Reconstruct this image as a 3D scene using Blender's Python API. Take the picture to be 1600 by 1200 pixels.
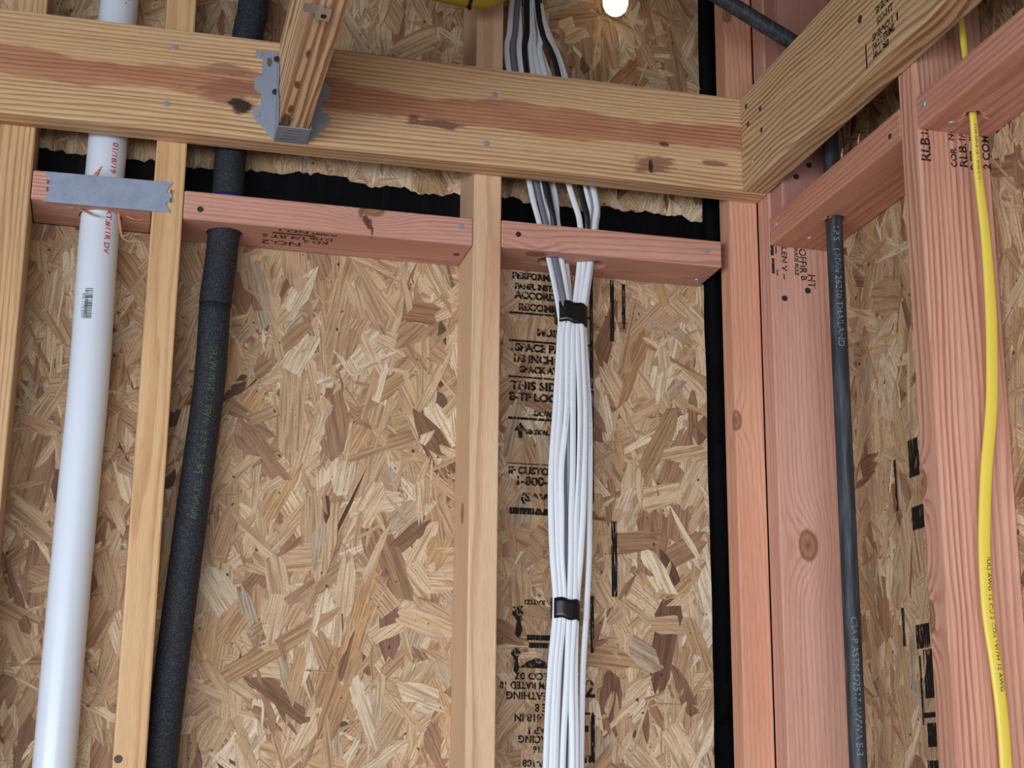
import bpy, bmesh, math, random
import numpy as np
from mathutils import Vector, Matrix, noise as mnoise

# ------------------------------------------------------------------ scene, camera, light
for o in list(bpy.data.objects):
    bpy.data.objects.remove(o)
scene = bpy.context.scene
C = scene.collection
FLOOR = 2400.0                       # the beam's underside is 2.4 m above the slab; plan in mm


def V(x, y, z):
    return Vector((x / 1000, y / 1000, (z + FLOOR) / 1000))


def srgb(r, g, b, a=1.0):
    f = lambda c: (c / 255 / 12.92) if c / 255 <= 0.04045 else ((c / 255 + 0.055) / 1.055) ** 2.4
    return (f(r), f(g), f(b), a)


cam_d = bpy.data.cameras.new('camera')
cam = bpy.data.objects.new('camera', cam_d)
C.objects.link(cam)
scene.camera = cam
yaw, pit, rol, foc = 0.2472, 0.2579, 0.0092, 2452.84
fw = Vector((math.sin(yaw) * math.cos(pit), math.cos(yaw) * math.cos(pit), math.sin(pit)))
r0 = Vector((math.cos(yaw), -math.sin(yaw), 0))
u0 = r0.cross(fw)
rr = r0 * math.cos(rol) + u0 * math.sin(rol)
uu = -r0 * math.sin(rol) + u0 * math.cos(rol)
mw = Matrix((rr, uu, -fw)).transposed().to_4x4()
mw.translation = V(-834.0, -2001.4, -805.9)
cam.matrix_world = mw
cam_d.sensor_fit = 'HORIZONTAL'
cam_d.sensor_width = 36
cam_d.lens = foc / 1600 * 36
cam_d.clip_start = 0.05

world = bpy.data.worlds.new('overcast_sky')
scene.world = world
world.use_nodes = True
bg = world.node_tree.nodes['Background']
bg.inputs[0].default_value = (0.84, 0.93, 1.06, 1)
bg.inputs[1].default_value = 0.35

# unseen area light added behind and left of the viewer as assumed daylight
al = bpy.data.lights.new('added_daylight_area', 'AREA')
al.shape = 'RECTANGLE'
al.size, al.size_y = 6.0, 1.3
al.energy = 350
al.color = (0.90, 0.96, 1.06)
alo = bpy.data.objects.new('added_daylight_area', al)
C.objects.link(alo)
alo.location = (-3.3, -4.4, 1.2)
alo.rotation_euler = (Vector((-1.7, 0, 1.7)) - Vector(alo.location)).to_track_quat('-Z', 'Y').to_euler()

scene.view_settings.view_transform = 'Standard'
scene.view_settings.look = 'None'
scene.view_settings.gamma = 1
scene.view_settings.use_curve_mapping = False
scene.view_settings.exposure = -0.22
cy = scene.cycles
cy.max_bounces, cy.diffuse_bounces, cy.glossy_bounces, cy.transparent_max_bounces = 4, 3, 2, 8

rnd = random.Random(7)
MW = {}                              # world matrices, for parenting


# ------------------------------------------------------------------ helpers
def link(name, mesh, mat=None, M=None, parent=None, smooth=False):
    o = bpy.data.objects.new(name, mesh)
    C.objects.link(o)
    M = M or Matrix.Identity(4)
    if parent is not None:
        o.parent = parent
        o.matrix_parent_inverse = MW[parent.name].inverted()
    o.matrix_basis = M
    MW[o.name] = M
    if mesh is not None and mat is not None and not mesh.materials:
        mesh.materials.append(mat)
    if smooth:
        for p in mesh.polygons:
            p.use_smooth = True
    return o


def tag(o, label, cat, group=None):
    o['label'] = label
    o['category'] = cat
    if group:
        o['group'] = group
    return o


def struct(o, label=None):
    o['kind'] = 'structure'
    if label:
        o['label'] = label
    return o


def bm_mesh(bm, name):
    me = bpy.data.meshes.new(name)
    bm.normal_update()
    bm.to_mesh(me)
    bm.free()
    return me


class N:
    """small node-tree writer"""
    def __init__(s, name):
        s.mat = bpy.data.materials.new(name)
        s.mat.use_nodes = True
        s.t = s.mat.node_tree
        s.b = s.t.nodes['Principled BSDF']
        s.out = s.t.nodes['Material Output']

    def put(s, sock, v):
        if isinstance(v, bpy.types.NodeSocket):
            s.t.links.new(v, sock)
        elif v is not None:
            if hasattr(sock.default_value, '__len__'):
                d = len(sock.default_value)
                v = tuple(v) if hasattr(v, '__len__') else (v,) * d
                sock.default_value = v[:d] if len(v) >= d else v + (1,) * (d - len(v))
            else:
                sock.default_value = v

    def m(s, op, a, b=None, c=None, clamp=False):
        n = s.t.nodes.new('ShaderNodeMath')
        n.operation = op
        n.use_clamp = clamp
        for i, v in enumerate((a, b, c)):
            if v is not None:
                s.put(n.inputs[i], v)
        return n.outputs[0]

    def v(s, op, a, b=None):
        n = s.t.nodes.new('ShaderNodeVectorMath')
        n.operation = op
        s.put(n.inputs[0], a)
        if b is not None:
            s.put(n.inputs[1], b)
        return n.outputs['Value'] if op in ('LENGTH', 'DISTANCE', 'DOT_PRODUCT') else n.outputs[0]

    def mix(s, f, a, b, mode='MIX'):
        n = s.t.nodes.new('ShaderNodeMix')
        n.data_type = 'RGBA'
        n.blend_type = mode
        s.put(n.inputs[0], f)
        s.put(n.inputs[6], a)
        s.put(n.inputs[7], b)
        return n.outputs[2]

    def noise(s, vec, scale=1.0, detail=2.0, rough=0.5, col=False):
        n = s.t.nodes.new('ShaderNodeTexNoise')
        s.put(n.inputs['Vector'], vec)
        n.inputs['Scale'].default_value = scale
        n.inputs['Detail'].default_value = detail
        n.inputs['Roughness'].default_value = rough
        return n.outputs['Color' if col else 'Fac']

    def ramp(s, f, stops, interp='LINEAR'):
        n = s.t.nodes.new('ShaderNodeValToRGB')
        n.color_ramp.interpolation = interp
        e = n.color_ramp.elements
        while len(e) < len(stops):
            e.new(0.5)
        for el, (p, c) in zip(e, stops):
            el.position = p
            el.color = c if hasattr(c, '__len__') else (c, c, c, 1)
        s.put(n.inputs[0], f)
        return n.outputs[0]

    def step(s, x, lo, hi):
        n = s.t.nodes.new('ShaderNodeMapRange')
        n.interpolation_type = 'SMOOTHSTEP'
        s.put(n.inputs[0], x)
        n.inputs[1].default_value, n.inputs[2].default_value = lo, hi
        return n.outputs[0]

    def coord(s, which='Object'):
        n = s.t.nodes.new('ShaderNodeTexCoord')
        return n.outputs[which]

    def sep(s, vec):
        n = s.t.nodes.new('ShaderNodeSeparateXYZ')
        s.put(n.inputs[0], vec)
        return n.outputs

    def comb(s, x, y, z):
        n = s.t.nodes.new('ShaderNodeCombineXYZ')
        for i, q in enumerate((x, y, z)):
            s.put(n.inputs[i], q)
        return n.outputs[0]

    def hsv(s, col, sat=1.0, val=1.0):
        n = s.t.nodes.new('ShaderNodeHueSaturation')
        n.inputs['Saturation'].default_value = sat
        n.inputs['Value'].default_value = val
        s.put(n.inputs['Color'], col)
        return n.outputs[0]

    def bump(s, h, dist, strength=1.0):
        n = s.t.nodes.new('ShaderNodeBump')
        n.inputs['Strength'].default_value = strength
        n.inputs['Distance'].default_value = dist
        s.put(n.inputs['Height'], h)
        s.put(s.b.inputs['Normal'], n.outputs[0])

    def fin(s, col=None, rough=0.6, metal=0.0, spec=None):
        s.put(s.b.inputs['Base Color'], col)
        s.put(s.b.inputs['Roughness'], rough)
        s.put(s.b.inputs['Metallic'], metal)
        if spec is not None:
            s.put(s.b.inputs['Specular IOR Level'], spec)
        return s.mat


def plain(name, col, rough=0.5, metal=0.0, mott=0.0, spec=None, scale=60):
    n = N(name)
    c = col
    if mott:
        f = n.noise(n.coord(), scale, 4, 0.6)
        c = n.mix(n.m('MULTIPLY', f, mott), col, tuple(q * 0.55 for q in col[:3]) + (1,))
    return n.fin(c, rough, metal, spec)


def wood(name, early, late, sp=4.0, pith=(60, 40), tilt=(0.0, 0.0), wob=8.0, knots=(), patches=(),
         stripe=None, late_from=0.45, contrast=1.0, macro=(170, 110, 70), macro_amt=0.35, fib=0.25, seed=0.0, rough=0.62,
         lowx=0.0016, lowyz=0.010, sat=0.92):
    """sawn softwood: growth rings around a pith that runs (nearly) along local X, all in mm"""
    n = N(name)
    P = n.v('SCALE', n.coord())
    P.node.inputs['Scale'].default_value = 1000
    sd = (seed * 137.0, seed * 71.0, seed * 29.0)
    Ps = n.v('ADD', P, sd)
    low = n.noise(n.v('MULTIPLY', Ps, (lowx, lowyz, lowyz)), 1.0, 1, 0.5, col=True)
    lo = n.sep(low)
    x, y, z = n.sep(P)
    yy = n.m('ADD', n.m('SUBTRACT', n.m('SUBTRACT', y, pith[0]), n.m('MULTIPLY', x, tilt[0])),
             n.m('MULTIPLY', n.m('SUBTRACT', lo[0], 0.5), wob * 2))
    zz = n.m('ADD', n.m('SUBTRACT', n.m('SUBTRACT', z, pith[1]), n.m('MULTIPLY', x, tilt[1])),
             n.m('MULTIPLY', n.m('SUBTRACT', lo[1], 0.5), wob * 2))
    r = n.m('SQRT', n.m('ADD', n.m('MULTIPLY', yy, yy), n.m('MULTIPLY', zz, zz)))
    kd = []
    for (kx, ky, kz, kr) in knots:
        d = n.v('LENGTH', n.v('MULTIPLY', n.v('SUBTRACT', P, (kx, ky, kz)), (0.62, 1, 1)))
        q = n.m('DIVIDE', d, kr * 2.1)
        g = n.m('POWER', 2.718, n.m('MULTIPLY', n.m('MULTIPLY', q, q), -1.0))
        r = n.m('ADD', r, n.m('MULTIPLY', g, kr * 1.5))
        kd.append((d, kr))
    ring = n.m('ADD', n.m('DIVIDE', r, sp), n.m('MULTIPLY', n.noise(n.v('MULTIPLY', Ps, (0.006, 0.10, 0.10)), 1, 1), 0.9))
    fr = n.m('FRACT', ring)
    t = n.ramp(fr, [(0.0, 0.15), (late_from, 0.0), (0.86, 1.0), (0.97, 0.75), (1.0, 0.15)])
    vary = n.noise(n.v('MULTIPLY', Ps, (0.002, 0.05, 0.05)), 1, 0)
    t = n.m('MULTIPLY', t, n.m('MULTIPLY', n.m('ADD', vary, 0.35), contrast))
    col = n.mix(t, srgb(*early), srgb(*late))
    mac = n.step(n.noise(n.v('MULTIPLY', Ps, (0.0035, 0.022, 0.022)), 1, 1), 0.42, 0.75)
    col = n.mix(n.m('MULTIPLY', mac, macro_amt), col, srgb(*macro))
    edge = n.noise(n.v('MULTIPLY', Ps, (0.012, 0.06, 0.06)), 1, 2, 0.55) if (stripe or knots) else None
    if stripe:
        ax, c0, hw, scol, wav, amt = stripe
        a = (y, z)[ax]
        bend = n.m('MULTIPLY', n.m('SUBTRACT', n.noise(n.v('MULTIPLY', Ps, (0.0045, 0.012, 0.012)), 1, 4, 0.6), 0.5), wav * 2)
        dd = n.m('ABSOLUTE', n.m('ADD', n.m('SUBTRACT', a, c0), bend))
        mk = n.m('SUBTRACT', 1.0, n.step(dd, hw - 2.5, hw + 2.0))
        mk = n.m('MULTIPLY', mk, n.m('MULTIPLY_ADD', edge, 0.8, amt - 0.4), clamp=True)
        col = n.mix(mk, col, srgb(*scol), 'MULTIPLY')
    rag = n.noise(n.v('MULTIPLY', Ps, (0.03, 0.10, 0.10)), 1, 5, 0.62) if patches else None
    for (px, py, pz, rx, ry, rz, pc, amt) in patches:
        d = n.v('LENGTH', n.v('MULTIPLY', n.v('SUBTRACT', P, (px, py, pz)), (1 / rx, 1 / ry, 1 / rz)))
        d = n.m('ADD', d, n.m('MULTIPLY', n.m('SUBTRACT', rag, 0.5), 2.2))
        col = n.mix(n.m('MULTIPLY', n.m('SUBTRACT', 1.0, n.step(d, 0.55, 0.98)), amt), col, srgb(*pc))
    for d, kr in kd:
        dn = n.m('ADD', n.m('DIVIDE', d, kr), n.m('MULTIPLY', n.m('SUBTRACT', edge, 0.5), 0.5))
        kc = n.ramp(dn, [(0.0, srgb(40, 26, 18)), (0.13, srgb(120, 78, 45)), (0.6, srgb(168, 112, 66)), (0.85, srgb(120, 78, 52)), (1.0, srgb(150, 98, 68))])
        col = n.mix(n.m('MULTIPLY', n.m('SUBTRACT', 1.0, n.step(dn, 0.9, 1.15)), 0.85), col, kc)
    fb = n.noise(n.v('MULTIPLY', Ps, (0.035, 1.1, 1.1)), 1, 2, 0.6)
    col = n.mix(n.m('MULTIPLY', n.step(fb, 0.35, 0.8), fib), col, srgb(110, 66, 40), 'MULTIPLY')
    n.bump(fb, 0.0006, 0.6)
    return n.fin(n.hsv(col, sat), rough, 0, 0.3)


ROT = {'X': Matrix.Identity(4), 'Y': Matrix.Rotation(math.pi / 2, 4, 'Z'), 'Z': Matrix.Rotation(-math.pi / 2, 4, 'Y')}


def board_frame(b, axis):
    x0, x1, y0, y1, z0, z1 = b
    M = Matrix.Translation(V((x0 + x1) / 2, (y0 + y1) / 2, (z0 + z1) / 2)) @ ROT[axis]
    dx, dy, dz = (x1 - x0) / 1000, (y1 - y0) / 1000, (z1 - z0) / 1000
    L = {'X': (dx, dy, dz), 'Y': (dy, dx, dz), 'Z': (dz, dy, dx)}[axis]
    return M, L


def local(b, axis, pts):
    """world mm -> board-local mm; extra tuple items are kept"""
    M, _ = board_frame(b, axis)
    Mi = M.inverted()
    out = []
    for p in pts:
        q = Mi @ V(*p[:3]) * 1000
        out.append((q.x, q.y, q.z) + tuple(p[3:]))
    return out


def box_bm(L, bev=2.0, seg=2):
    bm = bmesh.new()
    bmesh.ops.create_cube(bm, size=1)
    bmesh.ops.scale(bm, vec=L, verts=bm.verts)
    if bev:
        bmesh.ops.bevel(bm, geom=list(bm.edges), offset=bev / 1000, segments=seg, profile=0.5, affect='EDGES')
    return bm


def board(name, b, axis, mat, bev=2.0, holes=()):
    M, L = board_frame(b, axis)
    me = bm_mesh(box_bm(L, bev), name)
    o = link(name, me, mat, M)
    if holes:
        tmp = []
        for (hx, hy, hr) in holes:
            hb = bmesh.new()
            bmesh.ops.create_cone(hb, cap_ends=True, segments=40, radius1=hr / 1000, radius2=hr / 1000, depth=0.2)
            ho = bpy.data.objects.new('drill', bm_mesh(hb, 'drill'))
            C.objects.link(ho)
            ho.location = V(hx, hy, (b[4] + b[5]) / 2)
            md = o.modifiers.new('hole', 'BOOLEAN')
            md.object = ho
            md.operation = 'DIFFERENCE'
            md.solver = 'EXACT'
            tmp.append(ho)
        bpy.context.view_layer.update()
        dg = bpy.context.evaluated_depsgraph_get()
        nm = bpy.data.meshes.new_from_object(o.evaluated_get(dg))
        o.modifiers.clear()
        o.data = nm
        for ho in tmp:
            bpy.data.objects.remove(ho)
    return o


def catmull(pts, per=8):
    P = [Vector(p) for p in pts]
    P = [P[0] * 2 - P[1]] + P + [P[-1] * 2 - P[-2]]
    out = []
    for i in range(1, len(P) - 2):
        for k in range(per):
            t = k / per
            a, b, c, d = P[i - 1], P[i], P[i + 1], P[i + 2]
            out.append(0.5 * ((2 * b) + (c - a) * t + (2 * a - 5 * b + 4 * c - d) * t * t + (3 * b - a - 3 * c + d) * t ** 3))
    out.append(P[-2])
    return out


def sweep(name, path, w, h, mat, parent=None, side=Vector((1, 0, 0)), nseg=14, twist=None, power=1.0, cap=True):
    """tube of (super)elliptical section w x h (mm) along world-space points; w lies along 'side'"""
    bm = bmesh.new()
    uvl = bm.loops.layers.uv.new('uv')
    rings = []
    n = len(path)
    dist = [0]
    for i in range(1, n):
        dist.append(dist[-1] + (path[i] - path[i - 1]).length)
    for i, p in enumerate(path):
        t = (path[min(i + 1, n - 1)] - path[max(i - 1, 0)]).normalized()
        s = (side - t * side.dot(t)).normalized()
        b = t.cross(s)
        if twist:
            a = twist(i / (n - 1))
            s, b = s * math.cos(a) + b * math.sin(a), -s * math.sin(a) + b * math.cos(a)
        ww = w(i / (n - 1)) if callable(w) else w
        hh = h(i / (n - 1)) if callable(h) else h
        ring = []
        for k in range(nseg):
            a = 2 * math.pi * k / nseg
            ca, sa = math.cos(a), math.sin(a)
            ca = math.copysign(abs(ca) ** power, ca)
            sa = math.copysign(abs(sa) ** power, sa)
            ring.append(bm.verts.new(p + s * ca * ww / 2000 + b * sa * hh / 2000))
        rings.append(ring)
    for i in range(n - 1):
        for k in range(nseg):
            k2 = (k + 1) % nseg
            f = bm.faces.new((rings[i][k], rings[i][k2], rings[i + 1][k2], rings[i + 1][k]))
            f.smooth = True
            for l, (u, v) in zip(f.loops, ((k, i), (k + 1, i), (k + 1, i + 1), (k, i + 1))):
                l[uvl].uv = (u / nseg, dist[v])
    if cap:
        bm.faces.new(rings[0][::-1])
        bm.faces.new(rings[-1])
    bmesh.ops.recalc_face_normals(bm, faces=bm.faces)
    o = path[0].copy()
    bmesh.ops.translate(bm, verts=bm.verts, vec=-o)
    return link(name, bm_mesh(bm, name), mat, Matrix.Translation(o), parent)


def prism(name, outline, th, M, mat, parent=None, bev=0.0):
    """extrude a 2-D outline (mm, local XY) by th (mm) along local Z"""
    bm = bmesh.new()
    vs = [bm.verts.new((a / 1000, b / 1000, 0)) for a, b in outline]
    f = bm.faces.new(vs)
    r = bmesh.ops.extrude_face_region(bm, geom=[f])
    bmesh.ops.translate(bm, verts=[e for e in r['geom'] if isinstance(e, bmesh.types.BMVert)], vec=(0, 0, th / 1000))
    bmesh.ops.recalc_face_normals(bm, faces=bm.faces)
    if bev:
        bmesh.ops.bevel(bm, geom=list(bm.edges), offset=bev / 1000, segments=1, affect='EDGES')
    return link(name, bm_mesh(bm, name), mat, M, parent)


def basis(o, ex, ey, ez):
    M = Matrix((ex, ey, ez)).transposed().to_4x4()
    M.translation = o
    return M


X_, Y_, Z_ = Vector((1, 0, 0)), Vector((0, 1, 0)), Vector((0, 0, 1))
FRONT = lambda o: basis(o, X_, Z_, -Y_)          # a plane facing the viewer (-Y)
RIGHT = lambda o: basis(o, -Y_, Z_, -X_)         # a plane on the right wall, facing -X
UNDER = lambda o: basis(o, X_, -Y_, -Z_)         # an underside, facing down

# ------------------------------------------------------------------ plain materials
M_nail = plain('galvanised_nail', srgb(176, 178, 182), 0.4, 0.35, 0.3)
M_nail_dark = plain('sunk_nail', srgb(70, 62, 58), 0.5, 0.6)
M_zinc = None
nz = N('zinc_sheet')
sp = nz.noise(nz.coord(), 45, 5, 0.6)
sp2 = nz.noise(nz.coord(), 260, 2, 0.5)
cz = nz.mix(nz.step(sp, 0.35, 0.75), srgb(178, 192, 214), srgb(162, 176, 200))
cz = nz.mix(nz.m('MULTIPLY', nz.step(sp2, 0.62, 0.75), 0.35), cz, srgb(95, 100, 110))
nz.bump(sp, 0.0006, 0.4)
M_zinc = nz.fin(cz, 0.42, 0.45)
M_zinc2 = plain('dull_zinc_sheet', srgb(168, 179, 194), 0.4, 0.35, 0.35, scale=70)
M_bare = plain('bright_steel', srgb(205, 208, 212), 0.3, 0.95, 0.3)

npv = N('white_pvc')
pf = npv.noise(npv.coord(), 30, 4, 0.6)
ps_ = npv.noise(npv.coord(), 420, 1, 0.5)
cp = npv.mix(npv.m('MULTIPLY', npv.step(pf, 0.5, 0.8), 0.12), srgb(214, 222, 231), srgb(190, 194, 202))
cp = npv.mix(npv.m('MULTIPLY', npv.step(ps_, 0.80, 0.84), 0.5), cp, srgb(120, 110, 105))
M_pvc = npv.fin(cp, 0.28, 0, 0.5)

nf = N('black_foam')
ff = nf.noise(nf.coord(), 700, 2, 0.6)
cf = nf.mix(nf.step(ff, 0.45, 0.72), srgb(28, 29, 33), srgb(74, 77, 86))
nf.bump(ff, 0.0006, 0.6)
M_foam = nf.fin(cf, 0.75, 0, 0.35)

nt = N('grey_black_polytube')
tf = nt.noise(nt.v('MULTIPLY', nt.coord(), (1, 1, 0.08)), 220, 3, 0.6)
M_tube = nt.fin(nt.mix(nt.step(tf, 0.4, 0.75), srgb(46, 49, 53), srgb(78, 82, 88)), 0.5, 0, 0.35)

M_white = plain('white_cable_jacket', srgb(226, 231, 236), 0.42, 0, 0.10)
M_greyc = plain('grey_cable_jacket', srgb(112, 114, 124), 0.5)
M_blackc = plain('black_cable_jacket', srgb(24, 24, 28), 0.45)
M_tape = plain('black_tape', srgb(18, 18, 20), 0.28, 0, 0.0, 0.6)
M_yel = plain('yellow_cable_jacket', srgb(232, 208, 84), 0.4, 0, 0.12)
M_olive = plain('olive_yellow_plastic', srgb(170, 150, 40), 0.45, 0, 0.15)

nm_ = N('black_membrane')
mf = nm_.noise(nm_.coord(), 18, 5, 0.6)
nm_.bump(mf, 0.0015, 0.5)
M_membrane = nm_.fin(nm_.mix(nm_.step(mf, 0.4, 0.8), srgb(10, 11, 15), srgb(20, 22, 29)), 0.45, 0, 0.35)

ncn = N('concrete')
cc = ncn.noise(ncn.coord(), 3, 6, 0.6)
M_conc = ncn.fin(ncn.mix(cc, srgb(128, 122, 114), srgb(150, 144, 134)), 0.85)


def ink(name, col, worn=0.5, scale=180):
    n = N(name)
    a = n.noise(n.coord(), scale, 3, 0.65)
    a2 = n.noise(n.coord(), scale * 0.15, 2, 0.5)
    s = n.m('ADD', n.m('MULTIPLY', a, 0.7), n.m('MULTIPLY', a2, 0.3))
    al = n.step(s, worn - 0.06, worn + 0.05)
    n.fin(col, 0.65, 0, 0.2)
    n.put(n.b.inputs['Alpha'], al)
    return n.mat


M_ink = ink('worn_black_ink', srgb(26, 23, 21), 0.46)
nb = N('dry_brushed_ink')
nbx = nb.noise(nb.v('MULTIPLY', nb.coord(), (420, 45, 1)), 1, 3, 0.6)
nb.fin(srgb(24, 22, 21), 0.65, 0, 0.2)
nb.put(nb.b.inputs['Alpha'], nb.step(nbx, 0.36, 0.46))
M_brush = nb.mat
M_ink2 = ink('faded_stamp_ink', srgb(48, 38, 36), 0.44, 260)
M_red = ink('red_print', srgb(196, 60, 78), 0.36, 300)
M_green = ink('green_print', srgb(88, 108, 66), 0.49, 420)
M_grey = ink('pale_print', srgb(132, 142, 152), 0.46, 300)
M_print = ink('grey_print', srgb(150, 150, 160), 0.45, 500)
M_bar = plain('barcode_ink', srgb(40, 40, 48), 0.6)

# ------------------------------------------------------------------ oriented-strand-board walls
PAL = [((224, 194, 156), 6), ((214, 180, 140), 8), ((204, 167, 126), 8), ((192, 152, 110), 5), ((172, 130, 94), 2.2), ((164, 118, 82), 0.9),
       ((196, 174, 146), 2.2), ((142, 102, 68), 0.7), ((206, 162, 110), 0.9), ((232, 210, 178), 3.0), ((110, 76, 54), 0.3)]

ns = N('wood_strand')
at = ns.t.nodes.new('ShaderNodeAttribute')
at.attribute_name = 'col'
oi = ns.t.nodes.new('ShaderNodeObjectInfo')
uvn = ns.t.nodes.new('ShaderNodeUVMap')
base = ns.mix(1.0, at.outputs['Color'], oi.outputs['Color'], 'MULTIPLY')
uvs = ns.sep(uvn.outputs[0])
gv = ns.comb(ns.m('MULTIPLY', uvs[0], 14.0), ns.m('MULTIPLY', uvs[1], 420.0), ns.m('MULTIPLY', oi.outputs['Random'], 50.0))
g1 = ns.noise(gv, 1.0, 2, 0.6)
gv2 = ns.comb(ns.m('MULTIPLY', uvs[0], 45.0), ns.m('MULTIPLY', uvs[1], 1500.0), 0.0)
g2 = ns.noise(gv2, 1.0, 1, 0.6)
gw = ns.coord('Object')
c1 = ns.mix(ns.m('MULTIPLY', ns.step(g1, 0.40, 0.68), 0.62), base, ns.mix(1.0, base, srgb(164, 128, 90), 'MULTIPLY'))
c1 = ns.mix(ns.m('MULTIPLY', ns.step(g2, 0.45, 0.7), 0.45), c1, ns.mix(1.0, c1, srgb(170, 135, 105), 'MULTIPLY'))
gg = ns.t.nodes.new('ShaderNodeNewGeometry')
pits = ns.noise(gg.outputs['Position'], 120, 0, 0.4)
c1 = ns.mix(ns.m('MULTIPLY', ns.step(pits, 0.80, 0.82), 0.85), c1, srgb(58, 36, 28))
fl = ns.noise(gg.outputs['Position'], 420, 1, 0.6)
c1 = ns.mix(ns.m('MULTIPLY', ns.step(fl, 0.58, 0.72), 0.4), c1, srgb(120, 84, 60))
grime = ns.noise(gg.outputs['Position'], 12, 3, 0.65)
c1 = ns.mix(ns.m('MULTIPLY', ns.step(grime, 0.55, 0.8), 0.28), c1, srgb(130, 105, 82))
ns.bump(g1, 0.0009, 0.6)
M_strand = ns.fin(ns.mix(1.0, ns.hsv(c1, 0.88, 0.95), (0.97, 0.96, 0.89, 1), 'MULTIPLY'), 0.6, 0, 0.3)
M_core = plain('board_core', srgb(150, 112, 76), 0.7, 0, 0.6, scale=90)


def strand_outline(r):
    """unit strand: irregular long sliver with wavering edges, ragged or pointed ends"""
    n = 8
    taper = r.uniform(-0.35, 0.35)
    bow = r.uniform(-0.12, 0.12)
    j0, j1 = r.uniform(0.06, 0.30), r.uniform(0.06, 0.30)
    top, bot = [], []
    wt = wb = 0.0
    for i in range(n):
        x = -0.5 + i / (n - 1)
        wt = wt * 0.6 + r.uniform(-0.09, 0.09)
        wb = wb * 0.6 + r.uniform(-0.09, 0.09)
        e = min(1.0, (x + 0.5) / j0 + 0.25, (0.5 - x) / j1 + 0.25) if r.random() < 0.9 else 0.9
        hw = 0.5 * (1 + taper * x) * (0.45 + 0.55 * e)
        c = bow * (1 - 4 * x * x)
        top.append((x + r.uniform(-.025, .025), c + hw + wt))
        bot.append((x + r.uniform(-.025, .025), c - hw + wb))

    def end(sgn, yt, yb):
        k = r.choice((0, 1, 1, 2, 3))
        if k == 0:
            return []
        if k == 1:
            return [(sgn * (0.5 + r.uniform(0.05, 0.16)), yb + (yt - yb) * r.uniform(0.15, 0.85))]
        pts = []
        for i in range(k + 1):
            f = (i + 0.5) / (k + 1)
            pts.append((sgn * (0.5 + (r.uniform(0.03, 0.12) if i % 2 == 0 else r.uniform(-0.05, 0.02))), yt + (yb - yt) * f))
        return pts
    e1 = end(1, top[-1][1], bot[-1][1])
    e0 = end(-1, top[0][1], bot[0][1])[::-1]
    return top + e1 + bot[::-1] + e0


VARS = [strand_outline(random.Random(100 + i)) for i in range(28)]


def variant_mesh(i):
    o = VARS[i]
    k = len(o)
    vs = [(x, y, 0.0) for x, y in o] + [(x, y, -1.0) for x, y in o]
    fs = [tuple(range(k))[::-1]] + [(j, j + k, (j + 1) % k + k, (j + 1) % k) for j in range(k)]
    me = bpy.data.meshes.new('wood_strand')
    me.from_pydata(vs, [], fs)
    bm = bmesh.new()
    bm.from_mesh(me)
    bmesh.ops.recalc_face_normals(bm, faces=bm.faces)
    bm.to_mesh(me)
    bm.free()
    uv = me.uv_layers.new(name='uv')
    for l in me.loops:
        v = me.vertices[l.vertex_index].co
        uv.data[l.index].uv = (v.x * 0.09 + i, v.y * 0.02 + i * 0.37)
    ca = me.color_attributes.new('col', 'FLOAT_COLOR', 'CORNER')
    for d in ca.data:
        d.color = (1, 1, 1, 1)
    me.materials.append(M_strand)
    return me


VMESH = [variant_mesh(i) for i in range(len(VARS))]


def make_strands(region, count, r, vert_bias):
    a0, a1, z0, z1 = region
    S = []
    for i in range(count):
        big = r.random()
        if big < 0.24:
            L, W = r.uniform(80, 145), r.uniform(22, 40)
        elif big < 0.6:
            L, W = r.uniform(60, 130), r.uniform(8, 20)
        else:
            L, W = r.uniform(28, 95), r.uniform(3, 8)
        ang = r.gauss(math.pi / 2, 0.55) if r.random() < vert_bias else r.uniform(0, math.pi)
        col = r.choices([c for c, _ in PAL], [w for _, w in PAL])[0]
        k = r.uniform(0.96, 1.12)
        S.append(dict(a=r.uniform(a0, a1), z=r.uniform(z0, z1), L=L, W=W, ang=ang, h=min(1.0, r.random() ** 0.8 + (0.15 if big < 0.24 else 0)) * 1.5,
                      tx=r.gauss(0, 0.010), ty=r.gauss(0, 0.022), var=r.randrange(len(VARS)),
                      col=tuple(min(1, srgb(*col)[j] * k) for j in range(3)) + (1,)))
    return S


def strand_matrix(s, plane):
    """local X length, Y width, Z out of the wall"""
    ca, sa = math.cos(s['ang']), math.sin(s['ang'])
    R = Matrix(((ca, -sa, 0), (sa, ca, 0), (0, 0, 1))) @ Matrix.Rotation(s['tx'], 3, 'Y') @ Matrix.Rotation(s['ty'], 3, 'X')
    if plane == 'back':
        B = Matrix((X_, Z_, -Y_)).transposed()
        o = V(s['a'], 2.0 - s['h'], s['z'])
    else:
        B = Matrix((-Y_, Z_, -X_)).transposed()
        o = V(91.0 - s['h'], s['a'], s['z'])
    M = (B @ R).to_4x4()
    M.translation = o
    return M


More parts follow.
